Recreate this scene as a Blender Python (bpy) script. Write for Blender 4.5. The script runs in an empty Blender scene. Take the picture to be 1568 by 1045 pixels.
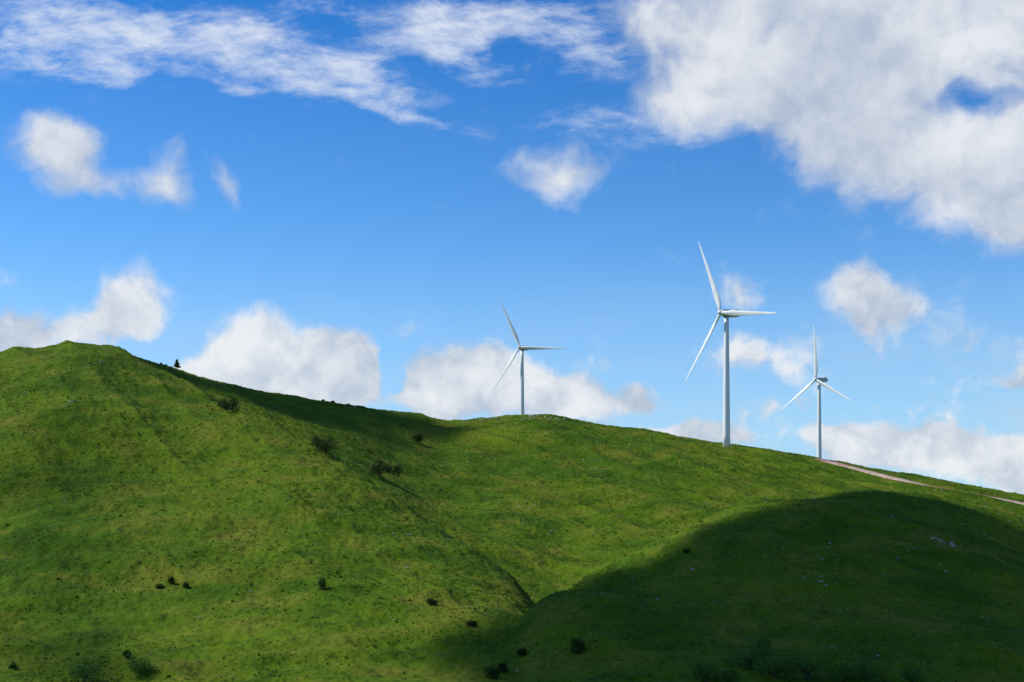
import bpy, math, numpy as np
from mathutils import Vector, Matrix
rng=np.random.default_rng(7)
F=2178.0; CX=784.0; HZ=850.0
scene=bpy.context.scene
scene.view_settings.view_transform='Standard'; scene.view_settings.look='None'; scene.view_settings.exposure=0

# ---------------- camera
cd=bpy.data.cameras.new("camera"); cam=bpy.data.objects.new("camera",cd); scene.collection.objects.link(cam)
cam.location=(0,0,0); cam.rotation_euler=(math.radians(90),0,0)
cd.lens=50; cd.sensor_width=36; cd.shift_y=(HZ-522.5)/1568; cd.clip_end=80000; cd.clip_start=0.5
scene.camera=cam

# ---------------- numpy noise
LAT=rng.random((256,256))
def vnoise(x,y):
    xi=np.floor(x).astype(int); yi=np.floor(y).astype(int)
    fx=x-xi; fy=y-yi
    fx=fx*fx*fx*(fx*(fx*6-15)+10); fy=fy*fy*fy*(fy*(fy*6-15)+10)
    a=LAT[xi&255,yi&255]; b=LAT[(xi+1)&255,yi&255]; c=LAT[xi&255,(yi+1)&255]; d=LAT[(xi+1)&255,(yi+1)&255]
    return (a*(1-fx)+b*fx)*(1-fy)+(c*(1-fx)+d*fx)*fy-0.5
def rot(x,y,a): 
    c,s=math.cos(a),math.sin(a); return x*c-y*s, x*s+y*c

# ---------------- terrain definition (hill crest lines as bearing -> height/distance tables)
UT=np.arange(-1600,3200,4.0)
def table(pts,sig=3):
    p=np.array(pts,float); v=np.interp(UT,p[:,0],p[:,1])
    k=np.exp(-0.5*(np.arange(-12,13)/sig)**2); k/=k.sum()
    return np.convolve(np.pad(v,12,mode='edge'),k,mode='valid')
# left hill
A_v=table([(-1600,760),(-800,640),(-300,580),(-100,552),(0,535),(25,529),(60,523),(140,521),(165,527),(200,541),(250,565),(300,592),(340,613),(420,648),(500,692),(560,733),(620,775),(700,824),(760,862),(800,893),(825,925),(900,1030),(1000,1200),(1300,2200)])
A_D=table([(-1600,500),(-100,680),(140,700),(250,680),(340,640),(500,565),(620,505),(760,440),(830,410),(1000,380)],6)
A_N=table([(-1600,200),(0,265),(500,262),(800,255)],6)
# back ridge
B_v=table([(-1600,700),(0,590),(150,560),(200,548),(250,559),(290,573),(330,584),(400,598),(470,608),(540,619),(600,630),(645,636),(665,643),(690,646),(740,641),(790,637),(820,635),(850,637),(900,647),(1000,662),(1100,679),(1170,688),(1280,708),(1350,719),(1450,738),(1568,757),(1800,800),(2400,860),(3200,880)],2)
B_D=table([(-1600,700),(200,745),(400,820),(640,930),(820,890),(1110,868),(1300,860),(1568,790),(2000,700),(3200,700)],8)
G_v=table([(-1600,900),(100,760),(250,600),(340,625),(420,662),(500,709),(560,751),(620,795),(700,846),(760,886),(810,922),(850,945),(900,925),(1000,888),(1100,850),(1300,815),(1568,850),(2000,900)],4)
G_y=table([(-1600,600),(200,700),(340,665),(500,600),(620,545),(760,485),(830,450),(900,460),(1000,500),(1150,560),(1300,600),(1568,610),(2500,600)],6)
# right hill
C_v=table([(-1600,3000),(600,1500),(700,1130),(740,1052),(770,1000),(800,950),(825,915),(850,895),(880,879),(930,857),(1000,832),(1080,796),(1150,774),(1220,755),(1270,746),(1310,743),(1360,745),(1420,753),(1480,767),(1568,797),(1750,860),(2200,950),(3200,960)])
C_D=table([(-1600,300),(700,325),(740,335),(880,385),(1000,425),(1150,465),(1300,495),(1568,510),(2500,500)],6)
C_N=table([(-1600,220),(740,270),(900,262),(1300,245),(1568,240),(2500,230)],6)

def tl(T,u): return np.interp(u,UT,T)
ROAD=None
def height(x,y,fine=True,road=True):
    x=np.asarray(x,float); y=np.asarray(y,float)
    r=np.hypot(x,y); az=np.arctan2(x,y); azc=np.clip(az,-0.8,0.8)
    u=CX+F*np.tan(azc); dep=np.maximum(r*np.cos(azc),1.0)
    def Z(v): return dep*(HZ-v)/F
    def dome(V,D,N,kb,p):
        vc=tl(V,u); Dc=tl(D,u); Nc=tl(N,u)
        t=(Dc-dep)/(Dc-Nc); tp=np.clip(t,0,None)
        vf=vc+np.maximum(1085-vc,160)*tp**p
        tb=np.clip(dep-Dc,0,None)/100
        return Z(vf+kb*tb**2)
    a=dome(A_v,A_D,A_N,110,1.35)
    c=dome(C_v,C_D,C_N,300,1.5)
    vc=tl(B_v,u); Dc=tl(B_D,u); vg=tl(G_v,u); yg=tl(G_y,u)
    t=np.clip((Dc-dep)/(Dc-yg),0,1)
    vb=vc+(vg-vc)*t**1.35
    vb=vb+np.clip(yg-dep,0,None)*1.6+1.1*(np.clip(dep-Dc,0,None)/100)**2
    b=Z(vb)
    # near slope the photographer stands on, valley floor and far plain
    pen=np.clip(190-dep,0,None)*0.45
    a=a-pen; b=b-pen*2; c=c-pen
    n=-1.85-0.33*r
    fl=-52+0.0*r
    k=1.5
    st=np.stack([a,b,c,n,fl]); m=st.max(0)
    z=m+k*np.log(np.exp(np.clip((st-m)/k,-40,0)).sum(0))
    w=np.clip((r-12)/200,0,1)
    x1,y1=rot(x,y,0.6)
    # stronger folds on the open slopes than along the skyline crest
    sl=np.clip(t*3,0,1)*np.clip((950-dep)/100,0,1)
    z=z+w*(1.9*vnoise(x1/85+3,y1/85)+(1.8+1.6*sl)*vnoise(x/34,y/34+9))
    rx,ry=rot(x,y,-0.5)
    z=z-w*(3.0+2.2*sl)*np.abs(vnoise(rx/22+40,ry/90+5))
    if fine:
        z=z+w*(1.5*vnoise(x1/11,y/11+31)+0.72*vnoise(x/4.3+9,y1/4.3)+0.46*vnoise(x1/1.7,y1/1.7)+0.28*vnoise(x/0.8,y/0.8))
    if road and ROAD is not None:
        sel=(x>ROAD[:,0].min()-12)&(x<ROAD[:,0].max()+12)&(y>ROAD[:,1].min()-12)&(y<ROAD[:,1].max()+12)
        if sel.any():
            xs=x[sel]; ys=y[sel]; zs=z[sel]
            d2=np.full(xs.shape,1e9); zr=np.zeros(xs.shape)
            for i in range(len(ROAD)):
                d=(xs-ROAD[i,0])**2+(ys-ROAD[i,1])**2
                m=d<d2; d2[m]=d[m]; zr[m]=ROAD[i,2]
            ww=np.clip(1-(np.sqrt(d2)-5.5)/5.0,0,1); ww=ww*ww*(3-2*ww)
            z=z.copy(); z[sel]=zs*(1-ww)+zr*ww
    return z
def cast(u,v,fine=False,lo=150,hi=1500):
    yy=np.arange(lo,hi,0.5); xx=(u-CX)/F*yy; zz=(HZ-v)/F*yy
    h=height(xx,yy,fine); i=np.nonzero(zz<=h)[0]
    if len(i)==0:
        g=zz-h; j=int(np.argmin(g/yy)); 
    else: j=i[0]
    return Vector((xx[j],yy[j],h[j]))

# road centre line
rp=[cast(u,v) for u,v in [(1290,713),(1315,719),(1345,727),(1372,734),(1400,741),(1440,748),(1480,754),(1520,761),(1560,770),(1600,781)]]
rp=np.array([list(p) for p in rp])
rp=np.vstack([[rp[0,0]-12,rp[0,1]+30,height(np.array([rp[0,0]-12]),np.array([rp[0,1]+30]),False)[0]],rp])
s=np.r_[0,np.cumsum(np.hypot(np.diff(rp[:,0]),np.diff(rp[:,1])))]
ss=np.arange(0,s[-1],1.2)
rd=np.stack([np.interp(ss,s,rp[:,0]),np.interp(ss,s,rp[:,1])],1)
k=np.exp(-0.5*(np.arange(-20,21)/8)**2);k/=k.sum()
rd=np.stack([np.convolve(np.pad(rd[:,i],20,mode='edge'),k,mode='valid') for i in (0,1)],1)
zr=height(rd[:,0],rd[:,1],False)
zr=np.convolve(np.pad(zr,20,mode='edge'),k,mode='valid')
ROAD=np.column_stack([rd,zr])

# ---------------- node helpers
class NT:
    def __init__(s,tree): s.t=tree; s.n=tree.nodes; s.l=tree.links
    def node(s,typ,**kw):
        n=s.n.new(typ)
        for k,v in kw.items(): setattr(n,k,v)
        return n
    def setin(s,sock,v):
        if isinstance(v,bpy.types.NodeSocket): s.l.new(v,sock)
        elif v is not None: sock.default_value=v
    def math(s,op,a,b=None,c=None,clamp=False):
        n=s.node('ShaderNodeMath',operation=op,use_clamp=clamp)
        s.setin(n.inputs[0],a); s.setin(n.inputs[1],b); s.setin(n.inputs[2],c); return n.outputs[0]
    def vm(s,op,a,b=None,c=None):
        n=s.node('ShaderNodeVectorMath',operation=op); s.setin(n.inputs[0],a); s.setin(n.inputs[1],b)
        if c is not None: s.setin(n.inputs[2],c)
        return n.outputs[0]
    def noise(s,vec,scale,detail=4,rough=.5,col=False,dist=0):
        n=s.node('ShaderNodeTexNoise'); s.setin(n.inputs['Vector'],vec); n.inputs['Scale'].default_value=scale
        n.inputs['Detail'].default_value=detail; n.inputs['Roughness'].default_value=rough; n.inputs['Distortion'].default_value=dist
        return n.outputs['Color' if col else 'Fac']
    def mapr(s,v,a,b,c=0,d=1,smooth=True):
        n=s.node('ShaderNodeMapRange',interpolation_type='SMOOTHSTEP' if smooth else 'LINEAR')
        s.setin(n.inputs[0],v)
        for i,q in enumerate((a,b,c,d)): s.setin(n.inputs[i+1],q)
        return n.outputs[0]
    def mix(s,f,a,b,mode='MIX'):
        n=s.node('ShaderNodeMix',data_type='RGBA',blend_type=mode)
        s.setin(n.inputs[0],f); s.setin(n.inputs[6],a if isinstance(a,bpy.types.NodeSocket) else (*a,1)); s.setin(n.inputs[7],b if isinstance(b,bpy.types.NodeSocket) else (*b,1))
        return n.outputs[2]
    def mapping(s,v,loc=(0,0,0),rotz=0,scale=(1,1,1),typ='POINT'):
        n=s.node('ShaderNodeMapping',vector_type=typ); s.setin(n.inputs[0],v)
        n.inputs['Location'].default_value=loc; n.inputs['Rotation'].default_value=(0,0,rotz); n.inputs['Scale'].default_value=scale
        return n.outputs[0]
def newmat(name,rough=0.9,spec=0.2):
    m=bpy.data.materials.new(name); m.use_nodes=True; t=NT(m.node_tree)
    b=m.node_tree.nodes['Principled BSDF']; b.inputs['Roughness'].default_value=rough; b.inputs['Specular IOR Level'].default_value=spec
    return m,t,b
def mkobj(name,verts,faces,mats,smooth=False,mi=None,parent=None):
    me=bpy.data.meshes.new(name); me.from_pydata([tuple(v) for v in verts],[],[tuple(int(i) for i in f) for f in faces]); 
    for m in mats: me.materials.append(m)
    if mi is not None: me.polygons.foreach_set('material_index',np.asarray(mi,dtype=np.int32))
    me.polygons.foreach_set('use_smooth',np.full(len(me.polygons),smooth)); me.update()
    o=bpy.data.objects.new(name,me); scene.collection.objects.link(o)
    if parent: o.parent=parent
    return o
def fastmesh(name,V,Fc,mats,smooth):
    me=bpy.data.meshes.new(name); nv=len(V); nf,k=Fc.shape
    me.vertices.add(nv); me.vertices.foreach_set('co',V.astype(np.float32).ravel())
    me.loops.add(nf*k); me.loops.foreach_set('vertex_index',Fc.astype(np.int32).ravel())
    me.polygons.add(nf); me.polygons.foreach_set('loop_start',np.arange(0,nf*k,k,dtype=np.int32))
    me.polygons.foreach_set('use_smooth',np.full(nf,smooth))
    for m in mats: me.materials.append(m)
    me.update(calc_edges=True); me.validate()
    o=bpy.data.objects.new(name,me); scene.collection.objects.link(o); return o

# ---------------- sun
SUN_EL=math.radians(43); SUN_AZ=math.radians(-80)   # from +Y clockwise
ts=Vector((math.sin(SUN_AZ)*math.cos(SUN_EL),math.cos(SUN_AZ)*math.cos(SUN_EL),math.sin(SUN_EL)))
sd=bpy.data.lights.new("sun",'SUN'); sd.energy=5.0; sd.angle=math.radians(0.5); sd.color=(1,0.95,0.86)
so=bpy.data.objects.new("sun",sd); so.rotation_euler=ts.to_track_quat('Z','Y').to_euler(); scene.collection.objects.link(so)

# ---------------- sky with clouds
w=bpy.data.worlds.new("World"); scene.world=w; w.use_nodes=True
T=NT(w.node_tree); bg=w.node_tree.nodes['Background']; bg.inputs['Strength'].default_value=0.1
sky=T.node('ShaderNodeTexSky',sky_type='NISHITA'); sky.sun_disc=False; sky.sun_elevation=SUN_EL; sky.sun_rotation=SUN_AZ
sky.air_density=1.0; sky.dust_density=0.3; sky.ozone_density=3.0; sky.altitude=800
tc=T.node('ShaderNodeTexCoord'); sep=T.node('ShaderNodeSeparateXYZ'); T.l.new(tc.outputs['Generated'],sep.inputs[0])
X,Y,Zs=sep.outputs
yc=T.math('MAXIMUM',Y,0.05)
Py=T.math('MULTIPLY',T.math('DIVIDE',Zs,yc),F/1000)
comb=T.node('ShaderNodeCombineXYZ'); T.l.new(T.math('MULTIPLY',T.math('DIVIDE',X,yc),F/1000),comb.inputs[0]); T.l.new(Py,comb.inputs[1])
P=comb.outputs[0]
front=T.mapr(Y,0.1,0.3)
def blobs(Pv,lst):
    acc=None
    for (u,v,rx,ry,rz,s) in lst:
        cx,cy=(u-CX)/1000,(HZ-v)/1000
        if rz==0:
            m=T.vm('MULTIPLY_ADD',Pv,(1000/rx,1000/ry,0),(-cx*1000/rx,-cy*1000/ry,0))
        else:
            m=T.mapping(Pv,(cx,cy,0),math.radians(-rz),(rx/1000,ry/1000,1),'TEXTURE')
        g=T.node('ShaderNodeTexGradient',gradient_type='SPHERICAL'); T.l.new(m,g.inputs[0])
        acc=T.math('MULTIPLY_ADD',g.outputs['Fac'],s,acc if acc is not None else 0.0)
    return T.math('MINIMUM',acc,1.2)
CUM=[(1100,50,210,180,0,1.0),(1250,110,250,180,20,1.2),(1400,70,290,200,0,1.2),(1320,225,210,110,25,1.1),(1490,290,150,125,20,1.4),(1600,230,170,170,0,1.3),(1050,160,170,80,0,.7),
(1540,0,180,120,0,1.0),(990,30,100,80,0,.6),(1590,350,120,62,0,1.1),(1500,150,60,36,0,-.7),
(860,262,120,66,-12,1.05),(90,240,110,72,25,1.35),(190,285,120,34,0,.7),(90,200,70,50,0,.6),(262,272,42,60,0,.7),(342,285,28,60,-25,.75),
(215,450,85,85,0,1.3),(130,490,140,55,0,.8),(40,510,110,46,0,.7),(0,520,80,45,0,.9),
(420,550,160,88,0,1.6),(525,552,86,74,0,1.5),(350,575,110,45,0,.9),(710,575,100,70,0,1.3),(800,590,130,62,0,1.0),(655,610,80,56,0,1.1),(600,560,30,50,0,-.8),(880,610,110,46,0,.8),(985,610,60,36,0,.9),(1055,668,130,28,0,1.2),(470,600,150,50,0,1.2),
(1130,440,60,44,0,.75),(1160,550,150,56,0,.65),(1335,470,90,80,15,1.25),(1310,435,60,56,0,.8),(1410,480,90,60,0,.6),(1320,690,110,44,0,1.2),(1460,692,160,48,0,1.15),(1545,580,90,32,0,.6),(1180,630,90,30,0,.65),(1480,525,100,38,0,.55),(1560,715,140,60,0,1.1),(1270,665,110,30,0,.65),(1400,660,150,34,0,.55)]
wv=T.vm('SUBTRACT',T.noise(P,8,3,.55,col=True),(.5,.5,.5))
WARP=T.vm('MULTIPLY',wv,(.10,.08,0))
PW=T.vm('ADD',P,WARP)
mC=blobs(PW,CUM)
n1=T.noise(PW,10.5,9,.62)
n1b=T.noise(T.vm('ADD',PW,(-0.014,0.030,0)),10.5,3,.5)
dc=T.math('ADD',mC,T.math('MULTIPLY',T.math('SUBTRACT',n1,.5),T.mapr(Py,.35,.6,2.1,1.55)))
hi=T.mapr(Py,.27,.45,.62,1.15)
aC=T.mapr(dc,.12,hi)
aC=T.math('MULTIPLY',aC,.94)
lit=T.mapr(T.math('SUBTRACT',n1,n1b),-.18,.16)
thick=T.mapr(dc,.4,1.3)
lowshade=T.mapr(T.noise(P,5,4,.55),.38,.62)
wl=T.mapr(Py,.35,.6,.56,.32)
shade=T.math('ADD',T.math('MULTIPLY',lit,wl),T.math('MULTIPLY',lowshade,.52))
shade=T.math('ADD',shade,T.math('MULTIPLY',thick,.12),clamp=True)
ccol=T.mix(shade,(4.3,5.1,6.4),(8.5,8.7,8.95))
CIR=[(40,55,260,95,5,.95),(230,50,260,75,8,.9),(420,85,220,75,14,.95),(540,125,170,50,12,1.0),(640,50,170,60,-5,.8),(760,30,230,60,-5,1.0),(880,70,120,60,20,1.0),(640,182,140,16,14,.8),(160,110,180,26,4,.6),(330,128,90,18,15,.7),(720,100,120,40,15,.8),(1040,190,200,50,-4,.8),(870,190,100,30,-5,.5),(520,10,130,30,0,.5)]
Pw=T.vm('ADD',P,T.vm('MULTIPLY',wv,(.06,.03,0)))
mc=T.math('MINIMUM',blobs(Pw,CIR),.95)
st=T.mapping(Pw,(0,0,0),math.radians(12),(7,17,1))
n2=T.noise(st,1.0,7,.66)
st2=T.mapping(Pw,(3,1,0),math.radians(-22),(20,60,1))
n3=T.noise(st2,1.0,4,.65)
dci=T.math('ADD',mc,T.math('ADD',T.math('MULTIPLY',T.math('SUBTRACT',n2,.5),3.0),T.math('MULTIPLY',T.math('SUBTRACT',n3,.5),1.4)))
aCi=T.math('MULTIPLY',T.mapr(dci,.05,1.8),T.mapr(mc,.0,.35,0,.9))
gen=T.mapr(T.noise(tc.outputs['Generated'],3.2,4,.6),.52,.68)
back=T.math('MULTIPLY',gen,T.math('SUBTRACT',1.0,front))
aC=T.math('ADD',T.math('MULTIPLY',aC,front),back,clamp=True)
aCi=T.math('MULTIPLY',aCi,front)
# thin low haze cloud towards the horizon
vn=T.noise(T.vm('MULTIPLY',PW,(2.2,7.0,0)),1.0,5,.6)
veil=T.math('MULTIPLY',T.math('MULTIPLY',T.mapr(vn,.40,.68),T.mapr(Py,.46,.10)),.7)
skyc=T.mix(1.0,sky.outputs[0],(.96,1.50,1.80),'MULTIPLY')
up=T.mapr(Zs,.08,.38,smooth=False)
skyc=T.mix(1.0,skyc,T.mix(up,(1.05,1.0,.98),(.16,.52,.80)),'MULTIPLY')
skyc=T.mix(T.mapr(Zs,.24,.02,0,.55),skyc,(4.2,5.9,7.8))
col=T.mix(veil,skyc,(5.2,6.3,7.8))
col=T.mix(aCi,col,(7.7,8.3,9.2)); col=T.mix(aC,col,ccol)
T.l.new(col,bg.inputs['Color'])

# ---------------- ground material
gm,t,b=newmat("hill_grass",1.0,0.05)
g=t.node('ShaderNodeNewGeometry').outputs['Position']
nA=t.noise(g,0.012,4,.55); nB=t.noise(g,0.045,7,.66); nC=t.noise(g,0.28,6,.7); nD=t.noise(g,1.4,4,.75)
c=t.mix(t.mapr(nA,.38,.62),(.040,.098,.003),(.082,.138,.004))
c=t.mix(t.mapr(nB,.47,.66),c,(.120,.140,.012))
c=t.mix(t.math('MULTIPLY',t.mapr(nB,.48,.36),.75),c,(.028,.068,.003))
c=t.mix(t.math('MULTIPLY',t.mapr(nC,.52,.70),.65),c,(.038,.054,.007))
c=t.mix(t.math('MULTIPLY',t.mapr(nC,.46,.34),.4),c,(.072,.150,.005))
c=t.mix(t.math('MULTIPLY',t.mapr(nD,.55,.72),.55),c,(.21,.21,.075))
c=t.mix(t.math('MULTIPLY',t.mapr(nD,.46,.30),.65),c,(.018,.036,.003))
t.l.new(c,b.inputs['Base Color'])

# ---------------- terrain mesh (one sheet to the horizon)
azf=np.linspace(-0.40,0.40,1150)
azs=np.r_[np.linspace(-math.pi,-0.42,120),azf,np.linspace(0.42,math.pi,120)]
rs=np.r_[0.01,np.geomspace(1.5,230,50),np.linspace(231,600,460),np.linspace(601,1000,360),np.geomspace(1003,1500,70),np.geomspace(1550,40000,45)]
AZ,R=np.meshgrid(azs,rs,indexing='ij')
Xg=R*np.sin(AZ); Yg=R*np.cos(AZ); Zg=height(Xg,Yg)
far=np.clip((R-1600)/1500,0,1); Zg=Zg*(1-far)+far*(-60)
V=np.stack([Xg,Yg,Zg],-1).reshape(-1,3)
na,nr=AZ.shape; I=np.arange(na*nr).reshape(na,nr)
Fc=np.stack([I[:-1,:-1],I[:-1,1:],I[1:,1:],I[1:,:-1]],-1).reshape(-1,4)
ter=fastmesh("hills",V,Fc.copy(),[gm],True)
if ter.data.polygons[len(ter.data.polygons)//2].normal.z<0: ter.data.flip_normals()

def hz(x,y): return float(height(np.array([x]),np.array([y]))[0])

# ---------------- scattered grass tussocks and rocks
def scatter(n,ulo,uhi,ylo,yhi):
    u=rng.uniform(ulo,uhi,n); y=np.sqrt(rng.uniform(ylo**2,yhi**2,n)); return (u-CX)/F*y,y
N=170000
x,y=scatter(N,-120,1690,240,960)
keep=(.5*vnoise(x/14,y/14)+.6*vnoise(x/50,y/50))+rng.uniform(-.3,.3,N)>-0.15; x=x[keep];y=y[keep]; N=len(x)
dr=np.min([np.hypot(x-p[0],y-p[1]) for p in ROAD[::4]],axis=0); x=x[dr>6]; y=y[dr>6]; N=len(x)
z=height(x,y); sz=rng.uniform(.12,.34,N)*(1+.9*(rng.random(N)<.06))
Vs=[];Fs=[]
for kk in range(4):
    a=rng.uniform(0,2*math.pi,N); wd=sz*rng.uniform(.45,.8,N); lx=rng.normal(0,.5,N)*sz; ly=rng.normal(0,.5,N)*sz
    ox=rng.normal(0,.5,N)*sz; oy=rng.normal(0,.5,N)*sz
    p1=np.stack([x+ox-np.cos(a)*wd,y+oy-np.sin(a)*wd,z-.12],1); p2=np.stack([x+ox+np.cos(a)*wd,y+oy+np.sin(a)*wd,z-.12],1); p3=np.stack([x+ox+lx,y+oy+ly,z+sz*rng.uniform(.6,1.1,N)],1)
    base=len(Vs)*N; Vs+= [p1,p2,p3]; Fs.append(np.stack([np.arange(N)+base,np.arange(N)+base+N,np.arange(N)+base+2*N],1))
tm,t,b=newmat("tussock_grass",1.0,0.05)
g=t.node('ShaderNodeNewGeometry').outputs['Position']
c=t.mix(t.mapr(t.noise(g,.5,4,.6),.35,.65),(.045,.092,.004),(.118,.160,.012)); c=t.mix(t.math('MULTIPLY',t.mapr(t.noise(g,.11,4,.6),.5,.7),.7),c,(.17,.17,.04)); t.l.new(c,b.inputs['Base Color'])
fastmesh("grass",np.vstack(Vs),np.vstack(Fs),[tm],False)

rm,t,b=newmat("limestone_rock",.9,.2)
g=t.node('ShaderNodeNewGeometry').outputs['Position']
c=t.mix(t.mapr(t.noise(g,.9,5,.6),.35,.65),(.18,.17,.14),(.42,.40,.35)); t.l.new(c,b.inputs['Base Color'])
import bmesh
bm=bmesh.new(); bmesh.ops.create_icosphere(bm,subdivisions=1,radius=1); bm.verts.ensure_lookup_table()
IV=np.array([v.co[:] for v in bm.verts]); IF=np.array([[v.index for v in f.verts] for f in bm.faces]); bm.free()
def rocks(name,x,y,s):
    n=len(x); z=height(x,y)
    sc=np.stack([s*rng.uniform(.7,1.5,n),s*rng.uniform(.7,1.3,n),s*rng.uniform(.3,.7,n)],1)
    J=IV[None]*rng.uniform(.7,1.25,(n,len(IV),1))*sc[:,None]
    a=rng.uniform(0,6.28,n)[:,None]; jx=J[...,0]*np.cos(a)-J[...,1]*np.sin(a); jy=J[...,0]*np.sin(a)+J[...,1]*np.cos(a)
    VV=np.stack([x[:,None]+jx,y[:,None]+jy,z[:,None]+.15*s[:,None]+J[...,2]],-1).reshape(-1,3)
    FF=(IF[None]+(np.arange(n)*len(IV))[:,None,None]).reshape(-1,3)
    return VV,FF
x1,y1=scatter(8500,-60,1650,250,930)
u_=CX+F*x1/y1
pr=.10+.85*np.clip(vnoise(x1/38+7,y1/38)*2,0,1)*np.where(u_>700,1.2,.5)
kp=rng.random(len(x1))<pr; x1=x1[kp]; y1=y1[kp]; s1=rng.lognormal(-1.55,.42,len(x1))
cx_=[];cy_=[];cs=[]
for (u,v,nn,sp,s0) in [(832,641,30,7,.8),(815,638,14,5,.7),(748,643,20,8,.7),(1450,834,16,2.6,.55),(1505,820,10,3,.42),(912,703,7,4,.55),(860,660,8,6,.55),(1425,860,8,5,.35),(1240,890,10,5,.33),(1375,850,14,9,.33),(1120,845,6,5,.33),(620,815,7,4,.38),(112,618,4,3,.6),(148,552,5,4,.55),(865,818,9,6,.35),(795,775,8,6,.38),(85,548,5,4,.5),(1130,684,10,6,.4),(930,678,9,8,.5),(1508,945,3,1.5,.35),(1330,1000,6,5,.3)]:
    p=cast(u,v); cx_.append(p.x+rng.normal(0,sp,nn)); cy_.append(p.y+rng.normal(0,sp,nn)); cs.append(s0*rng.uniform(.5,1.5,nn))
x1=np.r_[x1,np.concatenate(cx_)]; y1=np.r_[y1,np.concatenate(cy_)]; s1=np.r_[s1,np.concatenate(cs)]
VV,FF=rocks("rocks",x1,y1,s1); fastmesh("rocks",VV,FF,[rm],False)

# ---------------- bushes / trees
def leafmat(nm_,c0,c1):
    m,t,b=newmat(nm_,.8,.15); g=t.node('ShaderNodeNewGeometry').outputs['Position']
    t.l.new(t.mix(t.mapr(t.noise(g,.9,4,.6),.35,.65),c0,c1),b.inputs['Base Color']); return m
lm=leafmat("bush_leaves",(.012,.030,.005),(.040,.078,.009))
lm2=leafmat("shrub_leaves",(.035,.105,.012),(.080,.185,.020))
bk,t,b=newmat("bark",.9,.1); g=t.node('ShaderNodeNewGeometry').outputs['Position']
c=t.mix(t.noise(g,6,4,.6),(.04,.03,.02),(.11,.085,.06)); t.l.new(c,b.inputs['Base Color'])
def limb(Vl,Fl,a,b_,r0,r1,ns=6):
    a=np.array(a);b_=np.array(b_);d=b_-a;L=np.linalg.norm(d);d/=L
    up=np.array([0,0,1.]) if abs(d[2])<.9 else np.array([1.,0,0]); e=np.cross(d,up);e/=np.linalg.norm(e);f=np.cross(d,e)
    base=len(Vl)
    for q,r in ((a,r0),(b_,r1)):
        for i in range(ns):
            th=2*math.pi*i/ns; Vl.append(q+r*(math.cos(th)*e+math.sin(th)*f))
    for i in range(ns): Fl.append((base+i,base+(i+1)%ns,base+ns+(i+1)%ns,base+ns+i))
def bush(name,pos,wd,ht,nl=1600,conifer=False,leaf=None,mat=None):
    Vl=[];Fl=[]; x0,y0=pos.x,pos.y; z0=hz(x0,y0)-.15
    R=wd/2; th=ht*.3
    limb(Vl,Fl,(x0,y0,z0),(x0+.05*R,y0,z0+th),R*.06+.05,R*.05+.03)
    if conifer: limb(Vl,Fl,(x0+.05*R,y0,z0+th),(x0,y0,z0+ht*.97),R*.06+.03,.02)
    lob=[]
    nlob=9 if conifer else 12
    for i in range(nlob):
        a=2*math.pi*i/nlob*2.4+rng.uniform(-.4,.4)
        if conifer:
            f=(i+.5)/nlob; q=np.array([x0+math.cos(a)*R*.25*(1-f),y0+math.sin(a)*R*.25*(1-f),z0+ht*(.15+.8*f)]); rr=R*(.95*(1-f)+.16)
            lob.append((q,rr,ht*.09))
        else:
            rad=R*rng.uniform(.25,.8)*(0 if i==0 else 1)
            q=np.array([x0+math.cos(a)*rad,y0+math.sin(a)*rad,z0+ht*(rng.uniform(.22,.74)-(rad/R)*.16)]); rr=R*rng.uniform(.30,.48)
            lob.append((q,rr,rr*ht/wd*1.6))
            limb(Vl,Fl,(x0+.03*R,y0,z0+th*rng.uniform(.3,1)),q,R*.035+.02,.015)
    nb=len(Fl)
    ls=leaf or max(.16,wd*.035)
    for i in range(nl):
        q,rr,rz=lob[rng.integers(len(lob))]
        d=rng.normal(size=3); d/=np.linalg.norm(d); rad=rng.uniform(.4 if conifer else .5,1.0 if conifer else 1.12)
        p=q+d*rad*np.array([rr,rr,rz]); 
        n=d+rng.normal(0,.6,3); n/=np.linalg.norm(n); e=np.cross(n,rng.normal(size=3)); e/=np.linalg.norm(e); f=np.cross(n,e)
        s=ls*rng.uniform(.5,1.3); base=len(Vl)
        Vl+= [p-e*s,p-f*s*.5,p+e*s,p+f*s*.55]; Fl.append((base,base+1,base+2,base+3))
    return mkobj(name,Vl,Fl,[bk,mat or lm],False,[0]*nb+[1]*(len(Fl)-nb))
BU=[(355,631,42,26),(343,625,24,16),(497,696,46,34),(484,686,26,18),(640,679,24,17),(580,731,36,26),(608,726,24,18),(593,725,20,14),(245,899,13,10),(262,894,11,13),(285,904,12,10),(493,907,19,24),(195,1009,17,14),(216,1036,46,32),(128,1046,76,50),(20,1022,14,10),
(1148,1020,76,52),(1185,1040,66,44),(1237,1042,80,54),(1080,1046,60,40),(1328,1044,66,46),(1290,1046,56,36),(885,998,32,28),(755,1036,26,24),(770,1028,20,18),(1395,1050,46,32),(1120,1046,44,32),(1165,1002,44,32),(1215,1020,40,28),
(246,553,6,4),(254,556,6,4),(495,614,7,4),(509,616,8,4),(534,621,6,4),(800,1005,18,12),(660,926,20,11),(722,957,18,10),(1050,849,12,8)]
for (u,v,wp,hp) in BU:
    p=cast(u,v); k=p.y/F
    bush("bush",p,wp*k,hp*k,nl=int(min(4600,400+wp*66)),leaf=max(.14,.5*k*2.178/1.5),mat=lm2 if (u>1060 and v>990) or (u<240 and v>1000) else lm)
p=cast(271,561); bush("tree",p,11*p.y/F,15*p.y/F,1600,True,leaf=.34)

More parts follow.
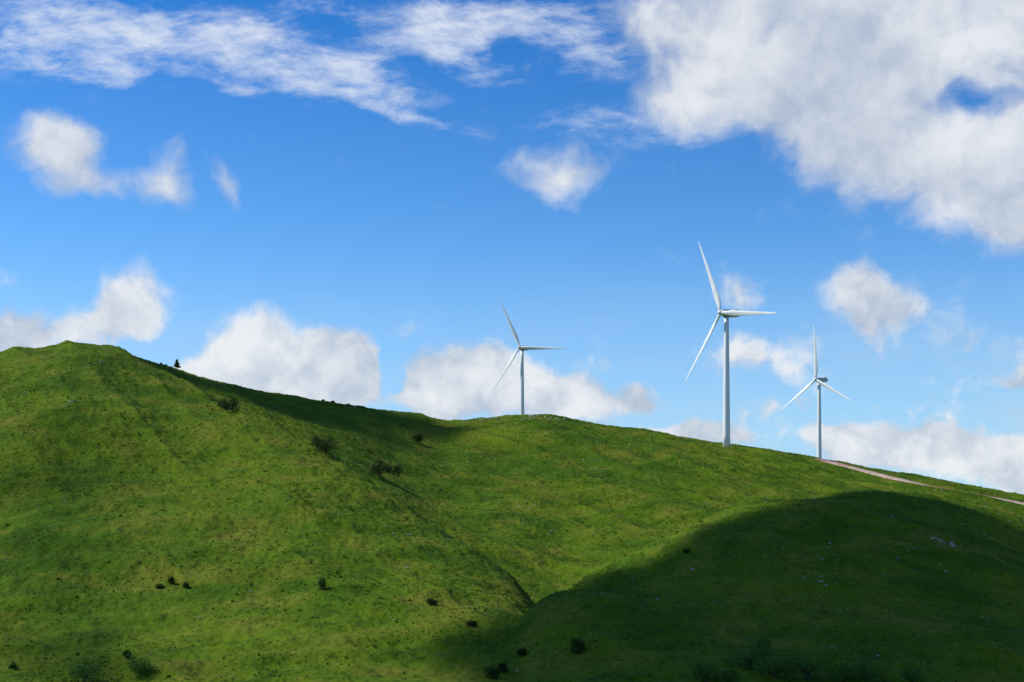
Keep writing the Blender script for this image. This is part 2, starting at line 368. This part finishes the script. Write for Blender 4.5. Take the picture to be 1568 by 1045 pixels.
# ---------------- wind turbines
wm,t,b=newmat("turbine_white_paint",.45,.4)
g=t.node('ShaderNodeNewGeometry').outputs['Position']
c=t.mix(t.mapr(t.noise(t.mapping(g,scale=(1,1,.12)),.8,4,.6),.35,.7),(.80,.80,.78),(.68,.69,.68)); t.l.new(c,b.inputs['Base Color'])
nm,t,b=newmat("nacelle_grey_paint",.5,.4); g=t.node('ShaderNodeNewGeometry').outputs['Position']
c=t.mix(t.noise(g,1.2,4,.6),(.42,.43,.42),(.56,.57,.55)); t.l.new(c,b.inputs['Base Color'])
dm,t,b=newmat("dark_trim",.6,.3); g=t.node('ShaderNodeNewGeometry').outputs['Position']
c=t.mix(t.noise(g,2,2,.5),(.05,.05,.055),(.09,.09,.09)); t.l.new(c,b.inputs['Base Color'])
def loft(rings):
    n=len(rings[0]); V=[];Fq=[]
    for r in rings: V+=list(r)
    for i in range(len(rings)-1):
        for j in range(n): Fq.append((i*n+j,i*n+(j+1)%n,(i+1)*n+(j+1)%n,(i+1)*n+j))
    Fq.append(tuple(range(n))[::-1]); Fq.append(tuple(range((len(rings)-1)*n,len(rings)*n)))
    return V,Fq
def turbine(u,vh,dep,theta,ang0,L=50.0):
    x=(u-CX)/F*dep; z=(HZ-vh)/F*dep; zb=hz(x,dep)-1.0
    root=bpy.data.objects.new("wind_turbine",None); scene.collection.objects.link(root); root.location=(x,dep,zb)
    H=z-zb-2.0
    rings=[]
    for f in np.linspace(0,1,12):
        r=2.35*(1-f)+1.4*f
        rings.append([(r*math.cos(a),r*math.sin(a),H*f) for a in np.linspace(0,2*math.pi,32,endpoint=False)])
    V,Fq=loft(rings); tw=mkobj("tower",V,Fq,[wm],True,parent=root)
    tw.data.polygons[-1].use_smooth=False; tw.data.polygons[-2].use_smooth=False
    for f in (.34,.68):
        r=2.35*(1-f)+1.4*f+.04
        V,Fq=loft([[(r*math.cos(a),r*math.sin(a),H*f+dz) for a in np.linspace(0,2*math.pi,32,endpoint=False)] for dz in (-.1,.1)]); mkobj("tower_flange",V,Fq,[wm],False,parent=root)
    V,Fq=loft([[(2.9*math.cos(a),2.9*math.sin(a),dz) for a in np.linspace(0,2*math.pi,24,endpoint=False)] for dz in (-1,1.25)]); mkobj("foundation",V,Fq,[rm],False,parent=root)
    head=bpy.data.objects.new("nacelle_head",None); scene.collection.objects.link(head); head.parent=root
    head.location=(0,0,H+2.0); head.rotation_euler=(0,0,-math.radians(theta))
    def sec(yy,hw,zt_,zb_,ch=.5):
        return [(-hw,yy,zb_+ch),(-hw+ch,yy,zb_),(hw-ch,yy,zb_),(hw,yy,zb_+ch),(hw,yy,zt_-ch),(hw-ch,yy,zt_),(-hw+ch,yy,zt_),(-hw,yy,zt_-ch)]
    V,Fq=loft([sec(-3.0,1.35,1.5,-1.5),sec(-2.2,1.8,2.0,-1.9),sec(4,1.9,2.15,-2.0),sec(9.0,1.8,2.1,-1.4),sec(10,1.5,1.8,-.8)])
    o=mkobj("nacelle",V,Fq,[nm],False,parent=head)
    V,Fq=loft([sec(5.5,1.3,2.75,2.12,.1),sec(8.6,1.3,2.75,2.12,.1)]); mkobj("cooler",V,Fq,[nm],False,parent=head)
    V,Fq=loft([sec(9.0,.06,3.9,2.05,.02),sec(9.12,.06,3.9,2.05,.02)]); mkobj("wind_vane",V,Fq,[dm],False,parent=head)
    V,Fq=loft([[(1.75*math.cos(a),1.75*math.sin(a),dz) for a in np.linspace(0,2*math.pi,24,endpoint=False)] for dz in (-2.3,-1.85)]); mkobj("yaw_ring",V,Fq,[dm],False,parent=head)
    rings=[]
    for yy,r in ((-3.05,1.35),(-3.6,1.75),(-4.8,1.85),(-5.8,1.6),(-6.5,1.05),(-6.9,.4),(-6.95,.08)):
        rings.append([(r*math.cos(a),yy,r*math.sin(a)) for a in np.linspace(0,2*math.pi,24,endpoint=False)])
    V,Fq=loft(rings); mkobj("spinner",V,Fq,[wm],True,parent=head)
    for kx in range(3):
        an=math.radians(ang0+120*kx)
        rings=[]
        for f,ch,th,twi in ((.02,2.0,1.9,0),(.06,2.0,1.8,5),(.12,3.0,1.3,18),(.2,3.7,.9,15),(.32,3.2,.65,11),(.5,2.4,.42,7),(.7,1.65,.27,3),(.86,1.1,.17,1),(.95,.75,.11,0),(.985,.45,.07,0),(1,.12,.03,0)):
            s_=f*L; tr=math.radians(twi+4); ring=[]
            for a in np.linspace(0,2*math.pi,16,endpoint=False):
                cx=math.cos(a)*ch/2+ch*.12*(f>.1); cy=math.sin(a)*th/2*(1-.35*math.cos(a)*(f>.1))
                px=cx*math.cos(tr)-cy*math.sin(tr); py=cx*math.sin(tr)+cy*math.cos(tr)
                ring.append((px,py-4.8-1.6*f*f,s_))
            rings.append(ring)
        V,Fq=loft(rings)
        M=Matrix.Rotation(-an,3,'Y')
        V=[M@Vector((v[0],v[1],0))+M@Vector((0,0,v[2])) for v in V]
        mkobj("blade_%d"%(kx+1),V,Fq,[wm],True,parent=head)
turbine(1112.5,480,870,55.6,21.7)
turbine(799.5,533,1350,29.7,24.3)
turbine(1254.5,582,1300,53,1.3)

# ---------------- dirt road
dm2,t,b=newmat("dirt_road",.95,.1); g=t.node('ShaderNodeNewGeometry').outputs['Position']
c=t.mix(t.mapr(t.noise(g,.15,5,.6),.35,.65),(.42,.29,.21),(.54,.43,.34)); c=t.mix(t.mapr(t.noise(g,.03,2,.5),.46,.56),c,(.42,.20,.14)); t.l.new(c,b.inputs['Base Color'])
d=np.gradient(ROAD[:,:2],axis=0); nn=np.stack([-d[:,1],d[:,0]],1); nn/=np.linalg.norm(nn,axis=1)[:,None]
offs=[-5.0,-4.5,-2.2,0,2.2,4.5,5.0]; hs_=[-.25,.16,.12,.18,.12,.16,-.25]
V=[];Fq=[]
for i in range(len(ROAD)):
    for o,hh in zip(offs,hs_):
        jit=vnoise(np.array([i*.3+o]),np.array([o*3.]))[0]*1.0 if abs(o)>3 else 0
        V.append((ROAD[i,0]+nn[i,0]*(o+jit),ROAD[i,1]+nn[i,1]*(o+jit),ROAD[i,2]+hh))
m=len(offs)
for i in range(len(ROAD)-1):
    for j in range(m-1): Fq.append((i*m+j,i*m+j+1,(i+1)*m+j+1,(i+1)*m+j))
rdo=mkobj("dirt_road",V,Fq,[dm2],True)
if rdo.data.polygons[5].normal.z<0: rdo.data.flip_normals()
V=[];Fq=[]; tops=[]
for i in range(30,len(ROAD),6):
    side=8 if nn[i,1]<0 else -8
    X0=ROAD[i,0]+nn[i,0]*side; Y0=ROAD[i,1]+nn[i,1]*side; Z0=hz(X0,Y0)
    limb(V,Fq,(X0,Y0,Z0-.2),(X0+rng.normal(0,.04),Y0,Z0+1.35),.09,.07); tops.append((X0,Y0,Z0))
for a_,b_ in zip(tops[:-1],tops[1:]):
    for hh in (.6,1.2): limb(V,Fq,(a_[0],a_[1],a_[2]+hh),(b_[0],b_[1],b_[2]+hh),.015,.015,4)
mkobj("wire_fence",V,Fq,[bk])

# ---------------- unseen flat sheet for overhead clouds, its cover shaped to shade the hills
H=900.0
SH=[(1000,930,38,1),(1120,870,34,1),(1150,950,42,1),(1240,850,36,1),(1300,920,45,1),(1340,820,36,1),(1450,850,45,1),(1540,860,45,1),(1450,960,45,1),(1200,1020,40,1),(1010,1010,34,1),(900,990,22,.9),(840,1030,20,.8),(1560,960,50,1),(1350,1020,40,1),(1420,790,25,.9),(1530,815,30,.9),(1700,900,70,1),(930,920,16,.9),(880,940,14,.8),
(40,990,34,.5),(180,1035,26,.45),(700,1000,14,.4),(770,1000,14,.7),(810,960,10,.6),
(330,594,45,.6),(400,607,45,.65),(470,617,45,.65),(540,628,45,.6),(610,640,42,.5),(560,660,30,.35),(660,655,30,.4),
(60,740,40,.4),(120,660,35,.3),(30,850,30,.35),(780,690,35,.35),(1230,735,30,.4),(1120,740,30,.35),(640,720,30,.3),(900,770,30,.3),(420,900,22,.3)]
NEG=[(870,890,9),(905,874,9),(940,861,9),(975,849,8),(1010,835,8),(1050,816,7),(1090,798,7),(1130,785,7),(1170,773,7),(1210,762,7),(1250,753,7)]  # spots thinned in the sheet so the right hill's crest stays sunlit
SH+=[(a_,b_,r_,-1.3) for a_,b_,r_ in NEG]
gx=np.arange(-1600,-300,4.0); gy=np.arange(100,1300,4.0); GX,GY=np.meshgrid(gx,gy,indexing='ij')
D=np.zeros_like(GX); NZ=vnoise(GX/60,GY/60)*.9+vnoise(GX/25+8,GY/25)*.5
for (u,v,r,s) in SH:
    p=cast(u,v); o=p+ts*((H-p.z)/ts.z)
    q=np.hypot(GX-o.x,(GY-o.y))/r
    if s>0: D=np.minimum(D+(1.25*s)*np.exp(-(q**2)*1.1),1.3)
    else: D=D+(1.25*s)*np.exp(-(q**2)*1.1)
dens=np.clip((D+NZ*.28*np.clip(D*2,0,1)-.12)/.9,0,1); dens=dens*dens*(3-2*dens)
GZ=H+0*GX
keepv=dens>.0005
na,nr=GX.shape; I=np.arange(na*nr).reshape(na,nr)
Fc=np.stack([I[:-1,:-1],I[1:,:-1],I[1:,1:],I[:-1,1:]],-1).reshape(-1,4)
kf=keepv.ravel()[Fc].any(1); Fc=Fc[kf]
used=np.unique(Fc); mp=np.full(na*nr,-1); mp[used]=np.arange(len(used)); Fc=mp[Fc]
cm=bpy.data.materials.new("shade_sheet_vapour"); cm.use_nodes=True; t=NT(cm.node_tree); t.n.clear()
out=t.node('ShaderNodeOutputMaterial'); at=t.node('ShaderNodeAttribute',attribute_name='shade_cover')
tr=t.node('ShaderNodeBsdfTransparent'); df=t.node('ShaderNodeBsdfDiffuse'); tl2=t.node('ShaderNodeBsdfTranslucent'); df.inputs[0].default_value=(.85,.85,.85,1); tl2.inputs[0].default_value=(.4,.4,.42,1)
m1=t.node('ShaderNodeMixShader'); m1.inputs[0].default_value=.4; t.l.new(df.outputs[0],m1.inputs[1]); t.l.new(tl2.outputs[0],m1.inputs[2])
m2=t.node('ShaderNodeMixShader'); t.l.new(t.math('MULTIPLY',at.outputs['Fac'],.96),m2.inputs[0]); t.l.new(tr.outputs[0],m2.inputs[1]); t.l.new(m1.outputs[0],m2.inputs[2]); t.l.new(m2.outputs[0],out.inputs[0])
co=fastmesh("cloud_shade_sheet",np.stack([GX,GY,GZ],-1).reshape(-1,3)[used],Fc,[cm],True)
atr=co.data.attributes.new('shade_cover','FLOAT','POINT'); atr.data.foreach_set('value',dens.ravel()[used].astype(np.float32))
